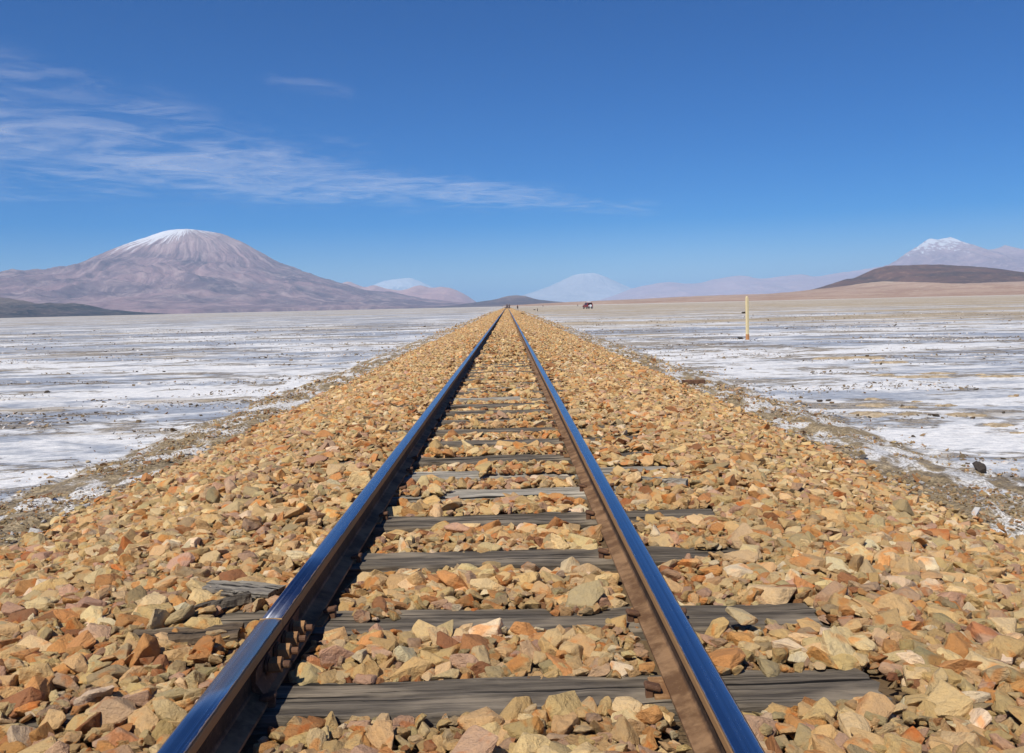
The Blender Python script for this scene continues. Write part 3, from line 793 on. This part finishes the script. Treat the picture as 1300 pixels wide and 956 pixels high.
# ------------------------------------------------------------------ mountains
def smooth_interp(x, pts):
    a = np.array(pts, float); xs_ = a[:, 0]; ys_ = a[:, 1]
    m = np.gradient(ys_, xs_); i = np.clip(np.searchsorted(xs_, x) - 1, 0, len(xs_) - 2)
    h = xs_[i + 1] - xs_[i]; t = np.clip((x - xs_[i]) / h, 0, 1)
    return (2 * t ** 3 - 3 * t ** 2 + 1) * ys_[i] + (t ** 3 - 2 * t ** 2 + t) * h * m[i] + (-2 * t ** 3 + 3 * t ** 2) * ys_[i + 1] + (t ** 3 - t ** 2) * h * m[i + 1]
def world_profile(pts, D):
    o = []
    for (a, b) in pts:
        p = at_y(a, b, D); o.append((p.x, p.z + .64))
    return o
def ridge_mtn(name, pts, D, fr, bk, nu, nv, mat, seed, amp=.12, wl=.12, pw=1.5, jag=.03, label=None):
    pr = world_profile(pts, D); x = np.linspace(pr[0][0], pr[-1][0], nu)
    w = np.concatenate([np.linspace(-1, 0, nv), np.linspace(0, 1, nv // 3)[1:]])
    Xg, Wg = np.meshgrid(x, w, indexing='ij')
    Yg = D + np.where(Wg < 0, Wg * fr, Wg * bk)
    hmax = max(p[1] for p in pr); S = wl * D
    xw = Xg + (fbm(Xg / S * .7, Yg / S * .7, 3, seed) - .5) * S * .9 * np.clip(-Wg * 1.5, 0, 1)
    zc_ = np.maximum(smooth_interp(xw, pr), 0)
    zc_ = zc_ * (1 + jag * (fbm(Xg / S * 6, Yg * 0, 4, seed + 9) - .5) * 2)
    s_ = (1 - np.abs(Wg)) ** pw
    rg = ridged(Xg / S * 1.6, Yg / S * .75, 6, seed + 4) - .55
    z = zc_ * s_ + hmax * amp * rg * 2 * np.clip(s_ * 3, 0, 1) * (1 - s_ ** 1.5 * .85) * np.clip(zc_ / hmax * 2.5, 0, 1)
    z = np.where(s_ < .002, -8, np.maximum(z, -5)) - .64 - np.where(zc_ < 1, 6, 0)
    o = mesh_np(name, np.stack([Xg.ravel(), Yg.ravel(), z.ravel()], 1), grid_faces(nu, len(w)), mat, True)
    return tag(o, label, 'mountain', kind='structure')
def cone_mtn(name, pts, peakpx, D, nr, nt, mat, seed, amp=.05, label=None, rough=1.0, squash=1.0):
    pr = world_profile(pts, D); px0 = at_y(peakpx, 380, D).x
    RL = px0 - pr[0][0]; RR = pr[-1][0] - px0
    th = np.linspace(0, 2 * math.pi, nt, endpoint=False); rr = (np.linspace(0, 1, nr)) ** 1.15
    TT, Q = np.meshgrid(th, rr, indexing='ij')
    cw = (np.cos(TT) + 1) / 2
    Rad = (RR * cw + RL * (1 - cw)); r = Q * Rad
    Xg = px0 + r * np.cos(TT); Yg = D + r * np.sin(TT) * squash
    hR = smooth_interp(px0 + Q * RR, pr); hL = smooth_interp(px0 - Q * RL, pr)
    h = hR * cw + hL * (1 - cw); hm = h.max(); S = .25 * (RL + RR)
    # gullies run down the slope: noise over the angle, warped outward
    wr = (fbm(Xg / S * 1.5, Yg / S * 1.5, 4, seed) - .5) * 2.2 * np.clip(Q * 3, .15, 1)
    ux, uy = np.cos(TT + wr * .6) , np.sin(TT + wr * .6)
    g1 = ridged(ux * 4 + Q * .9, uy * 4 + Q * .4, 5, seed + 2) - .6
    g2 = ridged(ux * 10 + Q * 2, uy * 10, 4, seed + 8) - .6
    big = fbm(Xg / S * 2.2, Yg / S * 2.2, 6, seed + 5) - .5
    env = np.clip(Q * 2.6, 0, 1) * np.clip((1 - Q) * 2.2, 0, 1)
    side = .35 + .65 * np.abs(np.sin(TT))
    fine = ridged(Xg / S * 6, Yg / S * 6, 5, seed + 15) - .6
    z = h + hm * amp * rough * env * side * (g1 * 1.3 + g2 * .8 + big * 1.8 + fine * 1.4) + hm * .022 * fine * np.clip(Q * 9, .3, 1)
    z = np.where(Q > .995, -8, z) - .64
    V = np.stack([Xg, Yg, z], -1).reshape(-1, 3)
    Fc = []
    i = np.arange(nt)[:, None] * nr + np.arange(nr - 1)[None]; j = ((np.arange(nt) + 1) % nt)[:, None] * nr + np.arange(nr - 1)[None]
    Fc = np.stack([i.ravel(), i.ravel() + 1, j.ravel() + 1, j.ravel()], 1)
    o = mesh_np(name, V, Fc, mat, True)
    a = o.data.attributes.new('fall', 'FLOAT_VECTOR', 'POINT')
    a.data.foreach_set('vector', np.stack([ux, uy, Q * .55], -1).astype(np.float32).ravel())
    return tag(o, label, 'mountain', kind='structure')
def rock_mat(name, base, light, dark, H, snow=None, scale_=1.0, snow_amt=0, streak=False):
    t = NT(name); p = t.pos(); s = t.sep(p)
    k = 1 / 900 * scale_
    a = t.noise(t.scale(p, (k, k, k * 2.5)), 1.0, 7, .62, .5); b = t.noise(t.scale(p, (k * 6, k * 6, k * 3)), 1.0, 6, .65)
    d = t.noise(t.scale(p, (k * 9, k * 3, k * 1.2)), 1.0, 6, .65)
    c = t.mix(t.ramp(a, .38, .6), base, dark); c = t.mix(t.ramp(b, .50, .72, 0, .35 if streak else .7), c, light)
    z = t.math('DIVIDE', s[2], H)
    if streak:
        fa = t.n('ShaderNodeAttribute', attribute_name='fall').outputs['Vector']
        f1 = t.noise(fa, 17, 7, .70, .5); f2 = t.noise(fa, 34, 5, .6)
        d = t.math('ADD', t.math('MULTIPLY', f1, .6), t.math('MULTIPLY', f2, .4))
        c = t.mix(t.math('MULTIPLY', t.ramp(f1, .46, .68), .55), c, light)
        c = t.mix(t.math('MULTIPLY', t.ramp(d, .50, .38), .6), c, dark)
    zz = t.math('ADD', z, t.math('MULTIPLY', t.math('SUBTRACT', d, .5), 1.0))
    c = t.mix(t.ramp(zz, .55, .9, 0, .55), c, light)
    if snow:
        sx, sw = snow
        side = t.ramp(s[0], sx + sw, sx - sw, .0, .23)
        m = t.ramp(t.math('ADD', t.math('ADD', zz, side), snow_amt), .97, 1.06)
        c = t.mix(t.math('MULTIPLY', m, .9), c, (.80, .81, .84))
    t.bump(t.math('ADD', a, b), .5, 60 / scale_)
    return t.out(c, .95, 0, .1)

# left volcano; mauve of the haze mixed into its rock colours
VD = 14000
vp = [(-420, 407), (-250, 396), (-120, 380), (0, 358.5), (32, 352), (65, 350.5), (97, 345.6), (113, 339), (139, 326), (161.5, 315), (184, 306.5), (207, 296), (222, 292.5), (236, 291.3), (258, 293.3), (284, 298.8), (307, 308.5), (336, 323), (372, 340.8), (406, 351.4), (432, 359), (458, 367.5), (511, 377), (576, 384.5), (640, 388)]
vH = at_y(236, 291.3, VD).z
cone_mtn('mountain', vp, 238, VD, 190, 620, rock_mat('volcano_hazed_rock', (.30, .195, .205), (.50, .38, .36), (.16, .11, .13), vH, (at_y(240, 300, VD).x, 500), 1.0, .01, True), 3, .075, 'large purple-brown volcano with snowy summit at left')
ridge_mtn('hills', [(-300, 380), (-160, 372), (-60, 374), (0, 378), (26, 381), (45, 385), (65, 385), (107, 386), (129, 391.5), (161, 395.7), (176, 399.5), (196, 400)], 6200, 1500, 800, 260, 70,
          rock_mat('dark_hill_rock', (.085, .065, .06), (.24, .18, .15), (.045, .038, .04), 120, None, 3.0), 21, .16, .05, 1.2, .05, 'low dark foothills below the volcano at far left')
ridge_mtn('hills', [(405, 372), (427, 363), (440, 358.4), (464, 364.5), (474, 362.6), (492, 367), (511, 368.4), (534, 362.6), (547, 365), (560, 364), (579, 368.4), (592, 375), (606, 384), (620, 389)], 22000, 5000, 3000, 260, 70,
          rock_mat('pink_rock', (.56, .34, .29), (.66, .46, .40), (.46, .27, .25), 700), 33, .10, .06, 1.3, .03, 'pink ridge between volcano and track')
ridge_mtn('hills', [(560, 391), (585, 386.5), (606, 383.5), (628, 380), (640, 377), (651, 375.2), (668, 376), (681, 379.6), (700, 382.2), (717, 383.6), (745, 385.5), (765, 387)], 11000, 2500, 1500, 220, 60,
          rock_mat('grey_hill_rock', (.15, .11, .11), (.30, .21, .18), (.10, .075, .085), 120, None, 2), 44, .12, .05, 1.1, .04, 'low grey-brown hill where the rails vanish')
cone_mtn('mountain', [(430, 385), (455, 372), (477, 361.5), (495, 355.8), (508, 354.3), (521, 353.2), (530, 356), (540, 361), (570, 374), (600, 386)], 512, 46000, 70, 220,
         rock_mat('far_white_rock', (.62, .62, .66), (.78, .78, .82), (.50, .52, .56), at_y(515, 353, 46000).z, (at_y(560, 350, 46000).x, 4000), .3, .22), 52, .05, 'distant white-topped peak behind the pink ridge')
cone_mtn('mountain', [(580, 395), (630, 385), (666, 374.5), (696, 364.6), (716, 355), (731, 348.8), (744, 347.6), (756, 347.3), (766, 350.5), (777, 355.4), (800, 366), (840, 376), (900, 386)], 744, 42000, 90, 300,
         rock_mat('far_hazed_rock', (.60, .56, .60), (.70, .66, .68), (.50, .48, .53), at_y(744, 347, 42000).z, (at_y(790, 350, 42000).x, 4000), .35, -.12, True), 61, .05, 'pale blue distant cone right of the vanishing rails')  # rock whitened so its colour carries part of the distance haze
ridge_mtn('mountain', [(745, 386), (780, 375), (806, 365.5), (830, 360.5), (850, 358), (880, 360), (912, 353.7), (944, 350.4), (964, 353.7), (986, 351.7), (1015, 348.5), (1035, 351), (1061, 347), (1090, 343), (1119, 338), (1150, 335), (1250, 345), (1350, 350)], 30000, 7000, 4000, 360, 70,
          rock_mat('mauve_hazed_rock', (.54, .39, .43), (.64, .49, .51), (.45, .34, .39), 1200, None, .6), 71, .09, .05, 1.3, .02, 'long mauve far ridge on the right')  # ridge rock lightened to add haze through its colour
sp_ = [(1040, 372), (1085, 352), (1112, 342), (1129, 335.6), (1148, 323.6), (1167, 311), (1180, 304), (1193, 303.5), (1206, 302.6), (1222, 307.5), (1236, 312), (1248, 316), (1261, 316.5), (1274, 312.5), (1290, 317), (1300, 321), (1340, 335), (1400, 352), (1500, 368)]
ridge_mtn('mountain', sp_, 24000, 7500, 4500, 420, 110,
          rock_mat('snowy_peak_rock', (.42, .29, .31), (.58, .45, .45), (.31, .22, .25), at_y(1206, 302.6, 24000).z, (at_y(1215, 310, 24000).x, 1800), 1.2, -.03), 85, .10, .045, 1.25, .03, 'snow-dusted twin peak at far right')
ridge_mtn('hills', [(985, 374.5), (1010, 371.5), (1038, 367), (1056, 361), (1074, 354.3), (1090, 352.2), (1106, 343.5), (1129, 337.5), (1154, 337), (1184, 335.6), (1219, 337.5), (1268, 341.4), (1300, 346), (1360, 352), (1450, 362)], 7500, 1700, 1500, 420, 100,
          rock_mat('dark_brown_hill', (.15, .078, .055), (.29, .17, .11), (.08, .048, .038), 400, None, 2.2), 92, .06, .05, .95, .015, 'dark brown rounded hill at right')
ridge_mtn('hills', [(640, 388.2), (690, 385.2), (731, 383.0), (800, 380.2), (880, 376.2), (940, 374), (977, 372.8), (1038, 367.0), (1074, 363), (1100, 359.5), (1125, 357.5), (1154, 362), (1200, 361), (1250, 359), (1300, 357.5), (1380, 356), (1500, 360)], 5600, 2600, 500, 420, 80,
          rock_mat('tan_slope_rock', (.46, .32, .235), (.62, .50, .38), (.36, .23, .16), 120, None, 3.5), 99, .045, .05, 1.0, .03, 'pinkish tan gentle slope along the right horizon')

# ------------------------------------------------------------------ cirrus: a real high cloud layer
def cirrus():
    CZ = 3600.0; nu, nv = 200, 110
    us = np.linspace(-260, 900, nu); vs = np.linspace(10, 330, nv)
    def seg(u, v, x0, y0, x1, y1, w0, w1, a0, a1):
        dx, dy = x1 - x0, y1 - y0; L2 = dx * dx + dy * dy
        t = np.clip(((u - x0) * dx + (v - y0) * dy) / L2, 0, 1)
        d = np.hypot(u - x0 - t * dx, v - y0 - t * dy); w = w0 + (w1 - w0) * t
        return (a0 + (a1 - a0) * t) * np.exp(-(d / w) ** 2)
    U, W = np.meshgrid(us, vs, indexing='ij')
    dens = seg(U, W, -260, 110, 60, 185, 95, 66, .80, .80)
    for a_ in ((60, 185, 300, 218, 66, 40, .80, .85), (300, 218, 520, 238, 40, 26, .85, .80), (520, 238, 830, 264, 26, 13, .80, .40), (0, 90, 260, 165, 40, 30, .6, .5)):
        dens = np.maximum(dens, seg(U, W, *a_))
    dens = np.maximum(dens, seg(U, W, 150, 165, 480, 185, 30, 16, .45, .35)); dens = np.maximum(dens, seg(U, W, -100, 70, 90, 85, 26, 16, .62, .35))
    dens = np.maximum(dens, seg(U, W, 350, 95, 440, 120, 18, 12, .48, .3)); dens = np.maximum(dens, seg(U, W, -100, 250, 150, 240, 22, 14, .5, .3))
    edge = np.clip((us + 260) / 90, 0, 1)[:, None] * np.clip((900 - us) / 80, 0, 1)[:, None] * np.clip((vs - 10) / 30, 0, 1)[None] * np.clip((330 - vs) / 30, 0, 1)[None]
    V = np.zeros((nu, nv, 3))
    for i, a in enumerate(us):
        for j, b in enumerate(vs):
            p = at_z(a, b, CZ); V[i, j] = (p.x, p.y, CZ)
    V[:, :, 2] += 160 * (fbm(V[:, :, 0] / 3000, V[:, :, 1] / 3000, 3, 8) - .5)
    t = NT('cirrus_ice'); p = t.pos()
    at = t.n('ShaderNodeAttribute', attribute_name='cover')
    rotm = t.n('ShaderNodeMapping'); rotm.inputs['Rotation'].default_value = (0, 0, R(-40)); t.link(p, rotm.inputs[0])
    n1 = t.noise(t.scale(rotm.outputs[0], (1 / 5200, 1 / 4500, 0)), 1.0, 9, .55, 1.6)
    n2 = t.noise(t.scale(rotm.outputs[0], (1 / 1500, 1 / 1500, 0)), 1.0, 8, .60, 1.2)
    f = t.math('ADD', t.math('MULTIPLY', n1, .5), t.math('MULTIPLY', n2, .5))
    g_ = t.math('ADD', f, t.math('MULTIPLY', t.math('SUBTRACT', at.outputs['Fac'], .62), .22))
    al = t.math('MULTIPLY', t.ramp(at.outputs['Fac'], .02, .60), t.ramp(g_, .36, .74, .0, .37))
    al = t.math('MULTIPLY', al, 1.0, True)
    tr = t.n('ShaderNodeBsdfTransparent'); df = t.n('ShaderNodeBsdfDiffuse'); tl = t.n('ShaderNodeBsdfTranslucent')
    df.inputs[0].default_value = (.8, .8, .8, 1); tl.inputs[0].default_value = (.9, .9, .9, 1)
    m1 = t.n('ShaderNodeMixShader'); m1.inputs[0].default_value = .75; t.link(df.outputs[0], m1.inputs[1]); t.link(tl.outputs[0], m1.inputs[2])
    m2 = t.n('ShaderNodeMixShader'); t.link(al, m2.inputs[0]); t.link(tr.outputs[0], m2.inputs[1]); t.link(m1.outputs[0], m2.inputs[2])
    t.link(m2.outputs[0], t.t.nodes['Material Output'].inputs['Surface'])
    o = mesh_np('cirrus_cloud', V.reshape(-1, 3), grid_faces(nu, nv), t.m, True)
    a = o.data.attributes.new('cover', 'FLOAT', 'POINT'); a.data.foreach_set('value', (dens * edge).astype(np.float32).ravel())
    tag(o, 'thin wispy white cirrus band across the blue sky at left', 'cloud', kind='stuff')
cirrus()

# ------------------------------------------------------------------ haze
HZ = 3.6e-5
bm = bmesh.new(); add_box(bm, (0, 0, 1300 / 2 - 10), (210000, 210000, 2600 - 600))
bmesh.ops.delete(bm, geom=[], context='VERTS')
for v in bm.verts: v.co.z = -11.0 if v.co.z < 0 else 1680.0
t = NT('air'); 
t.t.nodes.remove(t.b)
pv = t.n('ShaderNodeVolumePrincipled'); pv.inputs['Density'].default_value = HZ; pv.inputs['Color'].default_value = (.42, .70, 1.0, 1)
pv.inputs['Anisotropy'].default_value = 0.0
t.link(pv.outputs[0], t.t.nodes['Material Output'].inputs['Volume'])
hz = bm_obj('haze', bm, t.m); tag(hz, 'thin blue air haze fading the far mountains', 'haze', kind='stuff')

# ------------------------------------------------------------------ light
EL, AZ = R(53), R(213)                                  # azimuth clockwise from +Y: behind the camera to the left
sd = bpy.data.lights.new('sun', 'SUN'); sd.energy = 5.0; sd.angle = R(.53); sd.color = (1.0, .93, .81)
so = bpy.data.objects.new('sun', sd); col.objects.link(so)
dv = Vector((math.sin(AZ) * math.cos(EL), math.cos(AZ) * math.cos(EL), math.sin(EL)))
so.rotation_euler = dv.to_track_quat('Z', 'Y').to_euler(); so.location = (0, 0, 50)
w = bpy.data.worlds.new('World'); sc.world = w; w.use_nodes = True
nt = w.node_tree; bg = nt.nodes['Background']; sk = nt.nodes.new('ShaderNodeTexSky'); sk.sky_type = 'NISHITA'
sk.sun_disc = False; sk.sun_elevation = EL; sk.sun_rotation = AZ; sk.altitude = 3700; sk.air_density = 1.0; sk.dust_density = 0.0; sk.ozone_density = 2.5
hs = nt.nodes.new('ShaderNodeHueSaturation'); hs.inputs['Saturation'].default_value = 1.75; hs.inputs['Hue'].default_value = .514; hs.inputs['Value'].default_value = 1.27
nt.links.new(sk.outputs[0], hs.inputs['Color']); nt.links.new(hs.outputs[0], bg.inputs[0]); bg.inputs[1].default_value = .078
sc.view_settings.view_transform = 'Standard'; sc.view_settings.look = 'None'; sc.view_settings.exposure = 0; sc.view_settings.gamma = 1
sc.render.engine = 'CYCLES'
sc.cycles.max_bounces = 6; sc.cycles.volume_bounces = 1; sc.cycles.transparent_max_bounces = 8
